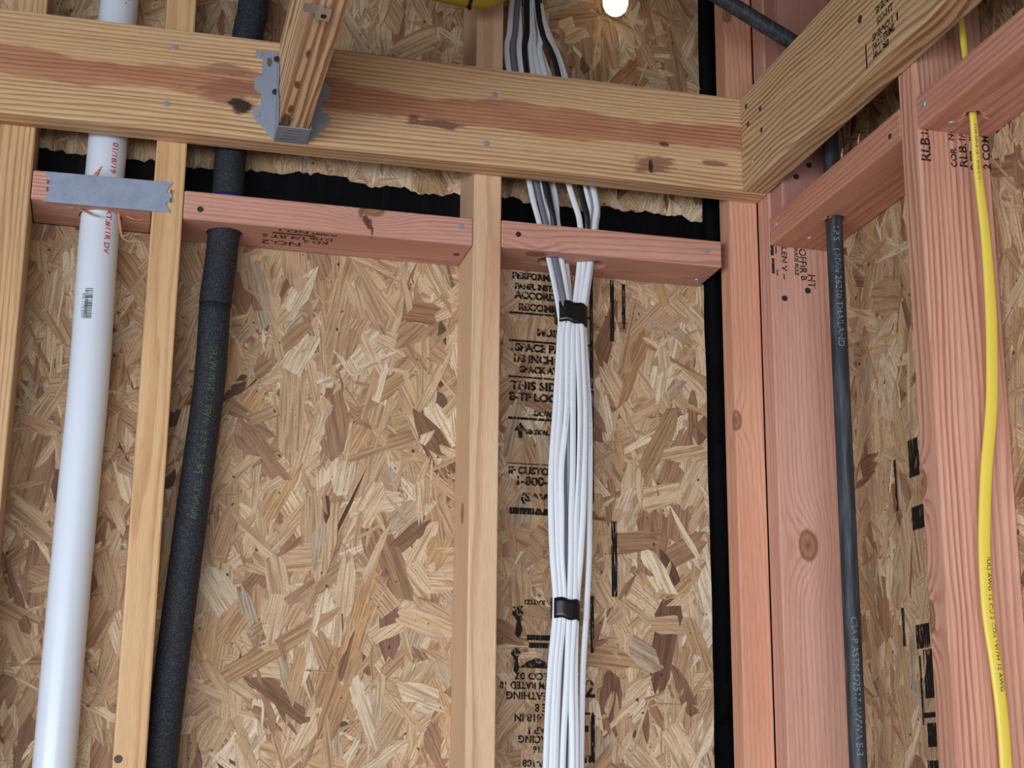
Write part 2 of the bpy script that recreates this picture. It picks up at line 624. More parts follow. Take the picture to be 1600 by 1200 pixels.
def build_strands(S, plane, parents, visible, nparts=300, splitz=None):
    vis = [s for s in S if visible(s)]
    vis.sort(key=lambda s: -(s['L'] * s['W'] * (0.15 + s['h'])))
    top = vis[:nparts]
    ids = {id(s) for s in top}
    for s in top:
        p = parents[0] if splitz is None or s['z'] < splitz else parents[1]
        M = strand_matrix(s, plane) @ Matrix.Diagonal((s['L'] / 1000, s['W'] / 1000, 0.0012, 1))
        o = link('wood_strand', VMESH[s['var']], None, M, p)
        o.color = s['col']
    for pi, p in enumerate(parents):
        verts, faces, cols, uvs, fl = [], [], [], [], 0
        for s in S:
            if id(s) in ids:
                continue
            if splitz is not None and (s['z'] >= splitz) != bool(pi):
                continue
            M = strand_matrix(s, plane)
            out = VARS[s['var']]
            k = len(out)
            b = len(verts)
            pts = [(x * s['L'] / 1000, y * s['W'] / 1000) for x, y in out]
            verts += [tuple(M @ Vector((x, y, 0))) for x, y in pts] + [tuple(M @ Vector((x, y, -0.0012))) for x, y in pts]
            f = [tuple(range(b, b + k))[::-1]] + [(b + j, b + j + k, b + (j + 1) % k + k, b + (j + 1) % k) for j in range(k)]
            u0_, v0_ = rnd.uniform(0, 40), rnd.uniform(0, 40)
            for q in f:
                for vi in q:
                    x, y = pts[(vi - b) % k]
                    uvs += [u0_ + x, v0_ + y]
                    cols += s['col']
            faces += f
        if not faces:
            continue
        me = bpy.data.meshes.new('fine_wood_strands')
        me.from_pydata(verts, [], faces)
        me.uv_layers.new(name='uv').data.foreach_set('uv', uvs)
        me.color_attributes.new('col', 'FLOAT_COLOR', 'CORNER').data.foreach_set('color', cols)
        me.materials.append(M_strand)
        bm = bmesh.new()
        bm.from_mesh(me)
        bmesh.ops.recalc_face_normals(bm, faces=bm.faces)
        bm.to_mesh(me)
        bm.free()
        o = link('fine_wood_strands', me, None, None, p)
        o['kind'] = 'stuff'


def panel(name, b, parent):
    x0, x1, y0, y1, z0, z1 = b
    return link(name, bm_mesh(box_bm(((x1 - x0) / 1000, (y1 - y0) / 1000, (z1 - z0) / 1000), 1.0, 1), name), M_core,
                Matrix.Translation(V((x0 + x1) / 2, (y0 + y1) / 2, (z0 + z1) / 2)), parent)


floor = struct(link('floor', bm_mesh(box_bm((8, 8, 0.1), 0), 'floor'), M_conc, Matrix.Translation((-2.2, -2.6, -0.05))), 'unseen concrete slab floor added to bounce daylight')  # out of view, added to shape the daylight from below
M_shade_board = plain('shade_board', srgb(112, 86, 60), 0.75, 0, 0.5, scale=14)  # dark board tone for the two added light blockers
added_ceiling = struct(link('added_ceiling', bm_mesh(box_bm((6.5, 6.5, 0.018), 0), 'added_ceiling'), M_shade_board, Matrix.Translation((-2.6, -2.9, 2.9))), 'unseen deck added overhead to keep light off the upper boards')  # out of view, added to block light from above

shade_lintel = struct(link('added_wall_front', bm_mesh(box_bm((7.0, 0.14, 1.0), 0), 'added_wall_front'), M_shade_board, Matrix.Translation((-2.4, -2.7, 2.4))), 'unseen board added behind the viewer to shade the upper framing')  # added out of view so less daylight reaches above the long beam
wall_back = struct(link('wall_back', None, None, Matrix.Translation(V(-900, 6, -2400))), 'tan strand board back wall behind the studs')
pb0 = panel('strand_board', (-1900, -44, 2, 13, -2398, -70), wall_back)
pb1 = panel('strand_board', (-1900, -44, 2, 13, -66, 490), wall_back)
wall_right = struct(link('wall_right', None, None, Matrix.Translation(V(96, -900, -2400))), 'tan strand board right wall behind the studs')
pr0 = panel('strand_board', (91, 102, -1900, 0, -2398, 490), wall_right)

r1 = random.Random(21)
SB = make_strands((-1500, -14, -1050, 480), 11500, r1, 0.66)
SB = [s for s in SB if s['a'] + s['L'] * 0.55 * abs(math.cos(s['ang'])) + s['W'] * 0.5 * abs(math.sin(s['ang'])) < -6]
# a few strands that stand out in the photograph
for (a, z, L, W, deg, c) in [(-114, -608, 118, 30, 80, (128, 86, 62)), (-491, -579, 104, 27, 94, (150, 106, 84)), (-528, -580, 112, 22, 75, (212, 162, 102)),
                             (-546, -441, 118, 5, 66, (96, 56, 36)), (-575, -440, 60, 7, 97, (110, 62, 44)), (-622, -318, 125, 36, 90, (206, 168, 128)),
                             (-560, -190, 110, 48, 78, (200, 158, 120)), (-642, -237, 98, 22, 48, (180, 140, 96)), (-437, -300, 40, 22, 52, (130, 98, 70)),
                             (-455, -240, 120, 24, 92, (216, 184, 140)), (-600, -560, 150, 26, 40, (186, 146, 108)), (-640, -630, 170, 24, 32, (196, 154, 108)),
                             (-560, -700, 140, 44, 72, (190, 146, 98)), (-470, -700, 120, 26, 58, (204, 172, 130)), (-160, -230, 120, 26, 66, (184, 138, 90)),
                             (-120, -330, 105, 26, 62, (176, 138, 96)), (-150, 215, 90, 34, 50, (176, 122, 66)), (-230, 250, 120, 60, 96, (166, 138, 100)),
                             (-195, -690, 84, 34, 86, (140, 98, 68)), (-130, -470, 80, 44, 88, (168, 124, 90)), (-90, -440, 50, 36, 84, (172, 130, 96))]:
    SB.append(dict(a=a, z=z, L=L, W=W, ang=math.radians(deg), h=1.7 + 0.05 * rnd.random(), tx=0.0, ty=0.0, var=rnd.randrange(18), col=srgb(*c)))
build_strands(SB, 'back', (pb0, pb1), lambda s: -1010 < s['a'] < -50 and -800 < s['z'] < 330 and not (-105 < s['z'] < 12), 300, -68)
r2 = random.Random(22)
SR = make_strands((-1000, -10, -1050, 520), 7500, r2, 0.85)
build_strands(SR, 'right', (pr0,), lambda s: -640 < s['a'] < -250 and -800 < s['z'] < 60, 240)

# black weather membrane lapped over the board joint and down the corner
xs = list(range(-1900, -40, 5)) + [-40]
top = []
for i, x in enumerate(xs):
    t = 6 + 9 * mnoise.noise(Vector((x * 0.010, 3.1, 0))) + 9 * mnoise.noise(Vector((x * 0.035, 7.7, 0))) + 5 * mnoise.noise(Vector((x * 0.11, 1.7, 0))) + 3.5 * mnoise.noise(Vector((x * 0.31, 5.7, 0)))
    if -700 < x < -560:
        t += 3
    top.append((x, t))
bmx = bmesh.new()
rows = []
for j in range(5):
    row = []
    for (x, t) in top:
        f = j / 4
        z = -94 + (t + 94) * f
        lift = -1.0 - 3.0 * max(0.0, mnoise.noise(Vector((x * 0.05, 2.2, 5)))) * (f ** 4)
        row.append(bmx.verts.new(V(x, lift + 0.8 * mnoise.noise(Vector((x * 0.02, z * 0.03, 9))), z)))
    rows.append(row)
for j in range(4):
    for i in range(len(xs) - 1):
        bmx.faces.new((rows[j][i], rows[j][i + 1], rows[j + 1][i + 1], rows[j + 1][i]))
bmesh.ops.solidify(bmx, geom=list(bmx.faces), thickness=0.0008)
bmesh.ops.recalc_face_normals(bmx, faces=bmx.faces)
link('membrane_strip', bm_mesh(bmx, 'membrane_strip'), M_membrane, None, wall_back)['label'] = 'black membrane strip with ragged upper edge'
bmx = bmesh.new()
rows = []
for i, z in enumerate(range(-2390, 490, 30)):
    row = []
    for k in range(7):
        x = -48 + (94 + 44) * k / 6 + (2.0 * mnoise.noise(Vector((0, z * 0.01, 4))) if k == 0 else 0)
        row.append(bmx.verts.new(V(x, -1.8 + 1.6 * mnoise.noise(Vector((x * 0.03, z * 0.012, 1))), z)))
    rows.append(row)
for i in range(len(rows) - 1):
    for k in range(6):
        f = bmx.faces.new((rows[i][k], rows[i][k + 1], rows[i + 1][k + 1], rows[i + 1][k]))
        f.smooth = True
bmesh.ops.solidify(bmx, geom=list(bmx.faces), thickness=0.0008)
bmesh.ops.recalc_face_normals(bmx, faces=bmx.faces)
link('membrane_strip', bm_mesh(bmx, 'membrane_strip'), M_membrane, None, wall_back)['label'] = 'black membrane strip running down the corner'

# ------------------------------------------------------------------ fasteners, printing
_hd = bmesh.new()
bmesh.ops.create_cone(_hd, cap_ends=True, segments=14, radius1=1, radius2=0.85, depth=1)
ME_NAIL = {}
for key, mt in (('z', M_nail), ('d', M_nail_dark)):
    ME_NAIL[key] = bpy.data.meshes.new('nail_head')
    _hd.to_mesh(ME_NAIL[key])
    ME_NAIL[key].materials.append(mt)
_hd.free()


def nail(parent, p, normal, r=4.2, kind='z', h=1.6):
    n = Vector(normal)
    M = n.to_track_quat('Z', 'Y').to_matrix().to_4x4()
    M.translation = V(*p) + n * 0.0003
    link('nail_head', ME_NAIL[kind], None, M @ Matrix.Diagonal((r / 1000, r / 1000, h / 1000, 1)), parent)


NF, NL, ND = (0, -1, 0), (-1, 0, 0), (0, 0, -1)
TEXTS = []


def text(s, size, M, mat, parent, name='printed_text', bold=0.0, stretch=1.0, wrap=None, align='LEFT', label=None):
    cu = bpy.data.curves.new('txt', 'FONT')
    cu.body = s
    cu.size = size / 1000 * 1.38          # 'size' is the cap height in mm
    cu.offset = bold / 1000
    cu.align_x = align
    cu.align_y = 'CENTER'
    cu.resolution_u = 3
    cu.fill_mode = 'FRONT'
    o = bpy.data.objects.new('txt', cu)
    C.objects.link(o)
    TEXTS.append((o, M @ Matrix.Diagonal((stretch, 1, 1, 1)), mat, parent, name, wrap, label))


def mark(name, b, M, mat, parent, label=None):
    """flat ink bar: b = (x0, x1, y0, y1) mm on the plane M"""
    bm = bmesh.new()
    vs = [bm.verts.new((q[0] / 1000, q[1] / 1000, 0)) for q in ((b[0], b[2]), (b[1], b[2]), (b[1], b[3]), (b[0], b[3]))]
    bm.faces.new(vs)
    o = link(name, bm_mesh(bm, name), mat, M, parent)
    if label:
        o['label'] = label
    return o


# ------------------------------------------------------------------ framing timber
SAL = dict(early=(216, 160, 136), late=(180, 112, 90), macro=(200, 134, 108), macro_amt=0.5)      # reddish fir
TAN = dict(early=(222, 182, 132), late=(178, 124, 76), macro=(206, 160, 108), macro_amt=0.4)     # yellow pine / hem-fir

# studs of the back wall
b = (-1012, -969, -89, 0, -2400, 490)
m = wood('stud_wood_a', sp=5.5, pith=(-70, 30), wob=5, contrast=0.9, seed=1.3, **{**TAN, 'early': (216, 176, 124), 'late': (170, 118, 70)})
stud0 = tag(board('wall_stud', b, 'Z', m, 2.5), 'tan softwood stud at the left edge, beside the white pipe', 'stud', 'studs of the back wall')
b = (-821, -783, -89, 0, -2400, 490)
m = wood('stud_wood_b', sp=2.6, pith=(-160, 14), wob=3, contrast=1.15, seed=2.1, early=(222, 178, 122), late=(196, 144, 86), macro=(226, 188, 134), macro_amt=0.4)
stud1 = tag(board('wall_stud', b, 'Z', m, 2.5), 'orange-tan stud standing between the white pipe and the black foam pipe', 'stud', 'studs of the back wall')
nail(stud1, (-814.7, -89, -766.5), NF, 5.0, 'd')
b = (-406, -368, -89, 0, -2400, 490)
m = wood('stud_wood_c', sp=3.4, pith=(-150, -12), wob=4, contrast=0.95, seed=3.7, early=(228, 192, 150), late=(200, 150, 106), macro=(220, 170, 132), macro_amt=0.5,
         knots=local(b, 'Z', [(-406, -50, -452, 9)]))
stud2 = tag(board('wall_stud', b, 'Z', m, 2.0), 'pale stud in the middle, left of the white cable bundle', 'stud', 'studs of the back wall')
b = (-42, 0, -89, -51, -2400, 490)
m = wood('stud_wood_d', sp=7.0, pith=(-14, 30), tilt=(0.012, 0.02), wob=12, contrast=0.8, seed=4.4, early=(228, 166, 130), late=(200, 128, 94), macro=(216, 142, 104), macro_amt=0.6,
         knots=local(b, 'Z', [(-41, -89, -313, 9), (-38, -89, 286, 7)]))
stud3 = tag(board('wall_stud', b, 'Z', m, 2.5), 'bright salmon corner stud with small edge knot, right of the black strip', 'stud', 'studs of the back wall')

# studs of the right wall
b = (0, 89, -127, -89, -2400, 490)
m = wood('stud_wood_e', sp=5.0, pith=(60, -75), wob=9, contrast=0.7, seed=5.5, early=(218, 164, 140), late=(184, 124, 102), macro=(202, 140, 114), macro_amt=0.5,
         knots=local(b, 'Z', [(39, -127, -484, 13)]))
stud4 = tag(board('wall_stud', b, 'Z', m, 2.5), 'wide-faced pink fir stud with large round knot, behind the thin black tube', 'stud', 'studs of the right wall')
nail(stud4, (53.3, -127, -133.9), NF, 4.6, 'd')
nail(stud4, (18.9, -127, -147.9), NF, 4.4, 'd')
nail(stud4, (69.7, -127, 300), NF, 4.6, 'd')
nail(stud4, (39, -127, 301.7), NF, 4.6, 'd')
b = (0, 89, -538, -500, -2400, 490)
m = wood('stud_wood_f', sp=5.0, pith=(70, -75), wob=8, contrast=1.15, late_from=0.35, seed=6.2, early=(222, 166, 138), late=(176, 108, 84), macro=(202, 138, 108), macro_amt=0.55,
         knots=local(b, 'Z', [(0, -503, -475, 9), (0, -503, -619, 11)]))
stud5 = tag(board('wall_stud', b, 'Z', m, 2.5), 'coarse-grained salmon stud at the right, behind the yellow cable', 'stud', 'studs of the right wall')

b = (3, 86, -165, -127.2, -36, 490)
m = wood('short_stud_wood', sp=6.0, pith=(120, 10), wob=8, contrast=0.6, seed=7.2, early=(196, 138, 122), late=(160, 100, 86), macro=(176, 112, 94), macro_amt=0.5)
jack = tag(board('short_stud', b, 'Z', m, 2.0), 'short pinkish stud standing on the corner block, behind the right beam', 'stud')
nail(jack, (44.8, -165, 33.4), NF, 4.4, 'd')
nail(jack, (25.2, -165, 14.3), NF, 4.4, 'd')

# blocking between the back-wall studs
ZA, ZB, Z0, ZR1, ZR2 = -62.5, -60.2, -55.4, -36.5, -40.9
b = (-968, -821.5, -89, 0, Z0 - 38, Z0)
m = wood('block_wood_a', sp=3.6, pith=(20, -60), wob=6, contrast=0.8, seed=8.1, **SAL)
block0 = tag(board('blocking', b, 'X', m, 2, [(-884, -45, 27)]), 'short salmon block pierced by the white pipe, behind the steel plate', 'blocking', 'blocking of the back wall')
b = (-782.5, -406.5, -89, 0, ZA - 38, ZA)
m = wood('block_wood_b', sp=3.8, pith=(30, -70), tilt=(0.0, 0.012), wob=9, contrast=0.8, seed=9.6, **SAL,
         knots=local(b, 'X', [(-540, -84, -62, 12)]), patches=local(b, 'X', [(-556, -89, -68, 5, 20, 8, (120, 60, 40), 0.8), (-550, -89, -77, 4, 20, 9, (96, 48, 34), 0.9), (-545, -89, -86, 4, 20, 9, (96, 48, 34), 0.9), (-541, -89, -95, 3, 20, 8, (96, 48, 34), 0.9)]))
blockA = tag(board('blocking', b, 'X', m, 2, [(-727, -45, 24)]), 'salmon block with a diagonal crack, between black pipe and middle stud', 'blocking', 'blocking of the back wall')
nail(blockA, (-423.2, -89, -75.6), NF)
nail(blockA, (-761.7, -89, -86.5), NF, 4.2, 'd')
nail(blockA, (-420.2, -50, ZA - 38), ND, 4.2, 'd')
b = (-367.5, -55, -89, 0, ZB - 38, ZB)
m = wood('block_wood_c', sp=4.0, pith=(10, -34), tilt=(0.0, 0.05), wob=6, contrast=0.9, seed=10.4, **SAL,
         knots=local(b, 'X', [(-316, -72, ZB - 38, 9)]))
blockB = tag(board('blocking', b, 'X', m, 2, [(-288, -50, 19.5), (-231, -50, 19.5)]), 'salmon block with two drilled holes for the white cables', 'blocking', 'blocking of the back wall')
nail(blockB, (-344.5, -89, -78.6), NF, 4.0, 'd')
nail(blockB, (-78.2, -89, -76.3), NF, 3.8, 'z', 5)
nail(blockB, (-70, -30, ZB - 38), ND, 3.5)
# blocking of the right wall
b = (0, 89, -499.5, -127.5, ZR1 - 38, ZR1)
m = wood('block_wood_d', sp=7, pith=(30, 60), tilt=(0.02, 0.0), wob=9, contrast=0.75, seed=11.8, early=(212, 146, 112), late=(168, 102, 78), macro=(190, 116, 84), macro_amt=0.5)
blockR1 = tag(board('blocking', b, 'Y', m, 2, [(39, -245, 14)]), 'salmon block the thin black tube passes through, near the corner', 'blocking', 'blocking of the right wall')
nail(blockR1, (0, -148.6, -50.7), NL, 4)
nail(blockR1, (0, -475.7, -61.2), NL, 3.6, 'd')
nail(blockR1, (39, -169.7, ZR1 - 38), ND, 4)
b = (0, 89, -1300, -538.5, ZR2 - 38, ZR2)
m = wood('block_wood_e', sp=8, pith=(40, 70), tilt=(0.02, 0.0), wob=8, contrast=0.8, seed=12.9, early=(216, 152, 126), late=(176, 108, 84), macro=(196, 122, 94), macro_amt=0.5)
blockR2 = tag(board('blocking', b, 'Y', m, 2, [(40, -588, 11)]), 'salmon block at the upper right the yellow cable drops through', 'blocking', 'blocking of the right wall')
nail(blockR2, (0, -554.5, -55.5), NL, 4.6)
nail(blockR2, (28, -563.3, ZR2 - 38), ND, 4.6)

# header beam across the back wall
b = (-1900, 0, -127, -89, 0, 140)
hp = [(-735, -127, 60, 60, 40, 22, (150, 92, 64), 0.75), (-740, -127, 92, 42, 40, 9, (138, 84, 58), 0.6),
      (-470, -127, 49, 46, 40, 8, (122, 72, 54), 0.85), (-497, -127, 56, 14, 40, 9, (116, 66, 50), 0.8), (-165, -127, 28, 34, 40, 16, (140, 88, 60), 0.8),
      (-170, -127, 25, 4, 40, 12, (50, 30, 22), 0.95), (-78, -127, 38, 22, 40, 6, (136, 84, 58), 0.8), (-150, -127, 58, 8, 40, 4, (90, 54, 40), 0.9),
      (-600, -127, 84, 60, 40, 22, (164, 110, 80), 0.45), (-722, -127, 46, 16, 40, 12, (40, 28, 22), 0.92), (-560, -127, 60, 90, 40, 12, (160, 104, 76), 0.5)]
m = wood('header_wood', sp=5.4, pith=(40, -150), tilt=(0.0, 0.006), wob=9, contrast=1.05, late_from=0.3, seed=13.3, early=(228, 188, 136), late=(172, 122, 76),
         macro=(212, 168, 114), macro_amt=0.35, stripe=(1, 4, 18, (218, 178, 174), 30, 0.85), patches=local(b, 'X', hp), lowx=0.002)
header = tag(board('header_beam', b, 'X', m, 3.0), 'long tan pine beam crossing the back wall, with red heartwood streaks', 'beam')
for p in [(-807.8, -127, 115), (-813.1, -127, 35.7), (-388.4, -127, 101), (-398.8, -127, 29.9)]:
    nail(header, p, NF, 4.4)
# ledger on the right wall
b = (-38, 0, -1900, -127.3, 0.5, 140)
m = wood('side_beam_wood', sp=6.6, pith=(-40, -120), tilt=(0.0, 0.03), wob=17, contrast=1.25, late_from=0.35, seed=14.1, early=(222, 188, 138), late=(160, 112, 66),
         macro=(206, 168, 116), macro_amt=0.3, lowx=0.004)
sbeam = tag(board('side_beam', b, 'Y', m, 3.0), 'yellow-tan beam with bold wavy grain and black stamps, along the right wall', 'beam')
for p in [(-38, -149.8, 117.2), (-38, -196.9, 92.5), (-38, -154.5, 88.5), (-38, -198.7, 61)]:
    nail(sbeam, p, NL, 3.8, 'd', 1.0)
nail(sbeam, (-38, -163.4, 30.3), NL, 4.6)
nail(sbeam, (-38, -490, 75.6), NL, 5.2, 'd', 1.2)

# joist coming off the header in its steel hanger
b = (-675.5, -637.5, -1900, -128.5, 2, 140)
m = wood('joist_wood', sp=6.0, pith=(-75, 30), wob=3, contrast=1.9, late_from=0.35, seed=15.7, early=(238, 206, 160), late=(164, 114, 68), macro=(220, 180, 130), macro_amt=0.2,
         patches=local(b, 'Y', [(-668, -300, 2, 16, 5, 14, (112, 58, 38), 0.9), (-665, -380, 2, 16, 4, 14, (118, 62, 40), 0.9), (-667, -225, 2, 14, 4, 14, (112, 58, 38), 0.9),
                                (-668, -185, 2, 34, 9, 14, (52, 34, 26), 0.8)]))
joist = tag(board('ceiling_joist', b, 'Y', m, 3.0), 'pale boldly striped joist running toward the viewer from the steel hanger', 'joist')

hg = tag(link('joist_hanger', None, None, Matrix.Translation(V(-656, -130, 0))), 'galvanised steel hanger cradling the joist against the long beam', 'hanger')
FL = [(-705.8, 123), (-677, 124), (-676, -1), (-680, 4), (-704.5, 29.5), (-706, 34), (-705, 44), (-696, 47), (-695.9, 65), (-705, 69), (-705.8, 84), (-696.4, 90), (-696.8, 113), (-706, 114)]
FR = [(2 * -656.5 - a, b_) for a, b_ in FL]
prism('flange', [(a + 656, z) for a, z in FL], 1.3, FRONT(V(-656, -127.2, 0)), M_zinc2, hg, 0.25)
prism('flange', [(a + 656, z) for a, z in FR[::-1]], 1.3, FRONT(V(-656, -127.2, 0)), M_zinc2, hg, 0.25)
prism('seat', [(-20.6, 0), (20.6, 0), (20.6, 48), (-20.6, 48)], 1.3, UNDER(V(-656.5, -128, 1.6)), M_zinc2, hg, 0.25)
for sx in (-1, 1):
    xx = -656.5 + sx * 20.4 - (0.6 if sx > 0 else 0.7)
    Ms = basis(V(xx, -128, 0), -Y_, Z_, -X_)
    prism('side_plate', [(0, 1), (49, 1), (49, 16), (44, 40), (24, 62), (22, 98), (10, 104), (0, 110)], 1.3, Ms @ Matrix.Translation((0, 0, -0.0013)), M_zinc2, hg, 0.25)
for p in [(-701, -129, 118), (-700, -129, 34), (-611, -129, 36), (-607, -129, 118)]:
    nail(hg, p, NF, 4.0)
for z in (112, 66):
    nail(hg, (-679.5, -134, z), (-0.6, -0.8, 0), 4.0, 'd')
Ml = FRONT(V(-688, -128.6, 108))
prism('nail_dimple', [(3.2 * math.cos(a * math.pi / 6), 7 * math.sin(a * math.pi / 6)) for a in range(12)], 1.2, Ml, M_bare, hg, 0.4)
for i, (xa, xb) in enumerate([(-8, 14), (-12, 2), (-10, 6), (-13, 4)]):
    for k in range(int((xb - xa) / 3.2)):
        prism('embossed_mark', [(xa + k * 3.2, -1.3), (xa + k * 3.2 + 2.1, -1.3), (xa + k * 3.2 + 2.1, 1.3), (xa + k * 3.2, 1.3)], 0.25, UNDER(V(-656.5, -168 + i * 9, 0.32)), M_bare, hg)

clip = tag(link('steel_clip', None, None, Matrix.Translation(V(-668, -485, 2))), 'small bright steel clip with a screw hole under the joist, at the top edge', 'clip')
prism('base_plate', [(-9, -14), (9, -14), (9, 14), (-9, 14)], 1.2, basis(V(-662, -478, 1.8), X_, -Y_, -Z_), M_bare, clip, 0.2)
prism('upright_tab', [(0, 0), (26, 0), (26, 12), (0, 12)], 1.2, basis(V(-671, -464, 0.8), -Y_, -Z_, -X_), M_bare, clip, 0.2)
prism('cross_tab', [(-16, 0), (6, 0), (6, 10), (-16, 10)], 1.2, basis(V(-668, -497, 0.8), X_, -Z_, -Y_), M_bare, clip, 0.2)
nail(clip, (-660, -474, 0.4), ND, 3.4, 'd')

# ------------------------------------------------------------------ nail plate over the white pipe
e0 = [(-954, -96.5), (-949, -90), (-946.5, -85), (-951, -83.5), (-951, -80), (-946, -77), (-945.5, -74), (-951, -72), (-951, -68.5), (-947, -67), (-950, -62), (-956, -56.5)]
e1 = [(-797, -54.5), (-801, -60), (-805, -66.5), (-803.5, -69), (-798, -70.5), (-797.5, -80.5), (-803.5, -82), (-804.5, -84.5), (-801.5, -90), (-798, -95.5)]
NPL = [(a + 876, z + 76) for a, z in (e0 + e1)][::-1]
np_ = tag(link('nail_plate', None, None, Matrix.Translation(V(-876, -90, -76))), 'blue-grey steel protector plate nailed across the white pipe', 'plate')
prism('plate', NPL, 1.6, FRONT(V(-876, -89.3, -76)), M_zinc, np_, 0.3)
for (x, z, dx) in [(-949, -71, -1), (-949, -81, -1), (-800.5, -68, 1), (-800.5, -79.5, 1)]:
    prism('spike', [(-3, -2.5), (3, -2.5), (2, 2.5), (-2, 2.5)], 1.4, basis(V(x, -91.2, z), Z_, Y_, X_ * dx), M_bare, np_, 0.2)

# ------------------------------------------------------------------ pipes
PV = [(-882.5, -45, 485), (-882.4, -45, 205), (-882.6, -45, 0), (-884, -45, -105), (-884, -45, -150), (-882.2, -45, -315), (-884.5, -45, -476), (-886.6, -45, -777), (-888, -45, -1500), (-888, -45, -2395)]
pv_path = catmull([V(*p) for p in PV], 6)
pvc = tag(link('white_pipe', None, None, Matrix.Translation(V(-888, -45, -2395))), 'smooth white plastic drain pipe with red print and barcode, at the left', 'pipe')
sweep('pipe_body', pv_path, 49.5, 49.5, M_pvc, pvc, nseg=40)


def pvx(z):
    for a, c in zip(PV, PV[1:]):
        if a[2] >= z >= c[2]:
            t = (z - c[2]) / (a[2] - c[2])
            return c[0] + (a[0] - c[0]) * t, c[1] + (a[1] - c[1]) * t
    return PV[-1][:2]


def cyl_wrap(fx, R, ang0, z0):
    """print running downwards along a pipe; text x -> -Z, text y -> around"""
    def f(v):
        z = z0 - v.x * 1000
        cx, cy = fx(z)
        a = ang0 + v.y * 1000 / R
        return V(cx + (R + 0.5) * math.sin(a), cy - (R + 0.5) * math.cos(a), z)
    return f


text('SDR 85 -', 7, Matrix(), M_red, pvc, wrap=cyl_wrap(pvx, 24.75, 0.40, 232), bold=0.15, stretch=1.0)
text('01/18/19', 7.2, Matrix(), M_red, pvc, wrap=cyl_wrap(pvx, 24.75, 0.42, 1), bold=0.15, stretch=1.2)
text('EXT.#11R DV', 7.2, Matrix(), M_red, pvc, wrap=cyl_wrap(pvx, 24.75, 0.42, -84), bold=0.15, stretch=1.12)
text('5 11942 02040 7', 3.6, Matrix(), M_bar, pvc, wrap=cyl_wrap(pvx, 24.75, -0.37, -199), stretch=1.0)
text('PVC 1-1/2 DWV', 3.6, Matrix(), M_bar, pvc, wrap=cyl_wrap(pvx, 24.75, -0.56, -203), stretch=0.95)
zb = -197.0
rb = random.Random(5)
bmb = bmesh.new()
while zb > -236:
    w = rb.choice((0.5, 0.5, 0.9, 1.4))
    for k in range(4):
        q = []
        for (aa, z) in ((k, zb), (k + 1, zb), (k + 1, zb - w), (k, zb - w)):
            cx, cy = pvx(z)
            a = -0.27 + (aa - 2) * 0.11 / 1.1
            q.append(bmb.verts.new(V(cx + 25.1 * math.sin(a), cy - 25.1 * math.cos(a), z)))
        bmb.faces.new(q)
    zb -= w + rb.choice((0.5, 0.7, 1.2))
link('barcode', bm_mesh(bmb, 'barcode'), M_bar, None, pvc)

FO = [(-699, -45, 485), (-706.5, -45, 238), (-711.5, -45, 190), (-725, -45, 18), (-726, -45, -38), (-729.5, -45, -131), (-733.8, -45, -197), (-735.2, -45, -303), (-746.8, -45, -467), (-765.5, -45, -775), (-780, -45, -1300), (-782, -45, -2395)]
fo_path = catmull([V(*p) for p in FO], 6)
foam = tag(link('insulated_pipe', None, None, Matrix.Translation(V(-782, -45, -2395))), 'black foam-sleeved pipe running up beside the orange-tan stud', 'pipe')
up = [p for p in fo_path if p.z > V(0, 0, -199).z] + [V(-733.9, -45, -199)]
dn = [V(-733.9, -45, -199.5)] + [p for p in fo_path if p.z < V(0, 0, -203).z]
sweep('foam_sleeve', up, 41, 41, M_foam, foam, nseg=32)
sweep('foam_sleeve', dn, 39.6, 39.6, M_foam, foam, nseg=32)
M_blue = plain('blue_tape', srgb(30, 40, 120), 0.5)
sweep('blue_band', [V(-726.1, -45, -50), V(-726.3, -45, -58)], 41.8, 41.8, M_blue, foam, nseg=32)


def fox(z):
    for a, c in zip(FO, FO[1:]):
        if a[2] >= z >= c[2]:
            t = (z - c[2]) / (a[2] - c[2])
            return c[0] + (a[0] - c[0]) * t, c[1] + (a[1] - c[1]) * t
    return FO[-1][:2]


def up_wrap(fx, R, ang0, z0):
    f0 = cyl_wrap(fx, R, ang0, 0)

    def f(v):
        z = z0 + v.x * 1000
        cx, cy = fx(z)
        a = ang0 - v.y * 1000 / R
        return V(cx + (R + 0.5) * math.sin(a), cy - (R + 0.5) * math.cos(a), z)
    return f


text('ARMACELL  5/8  ID X 3/8  WALL-D  25/50 RATED', 8.2, Matrix(), M_green, foam, wrap=up_wrap(fox, 19.8, 0.12, -480), stretch=0.92)

# slim tube on the right wall: vertical, then kinked to the left above the beam
TU = [(36, -245, -2395), (37, -245, -1200), (37.5, -245, -765), (38, -245, -450), (38.5, -245, -75), (38.5, -245, 60), (37, -245, 120), (25, -245, 152), (-10, -245, 171), (-62, -245, 197), (-200, -245, 268), (-330, -245, 336)]
tube = tag(link('black_tube', None, None, Matrix.Translation(V(36, -245, -2395))), 'thin dark grey tube with pale lettering, rising through the corner block', 'pipe')
sweep('tube_body', catmull([V(*p) for p in TU], 8), 21.5, 21.5, M_tube, tube, nseg=24, side=Y_)
text('I.P.S.  ( HVN 26210 THAILAND', 8.0, Matrix(), M_grey, tube, wrap=cyl_wrap(lambda z: (38.2, -245), 10.75, -0.25, -88), stretch=1.12)
text('CSA-P ASTM D2517/AWWA E-3', 8.0, Matrix(), M_grey, tube, wrap=cyl_wrap(lambda z: (37.6, -245), 10.75, -0.25, -590), stretch=1.08)

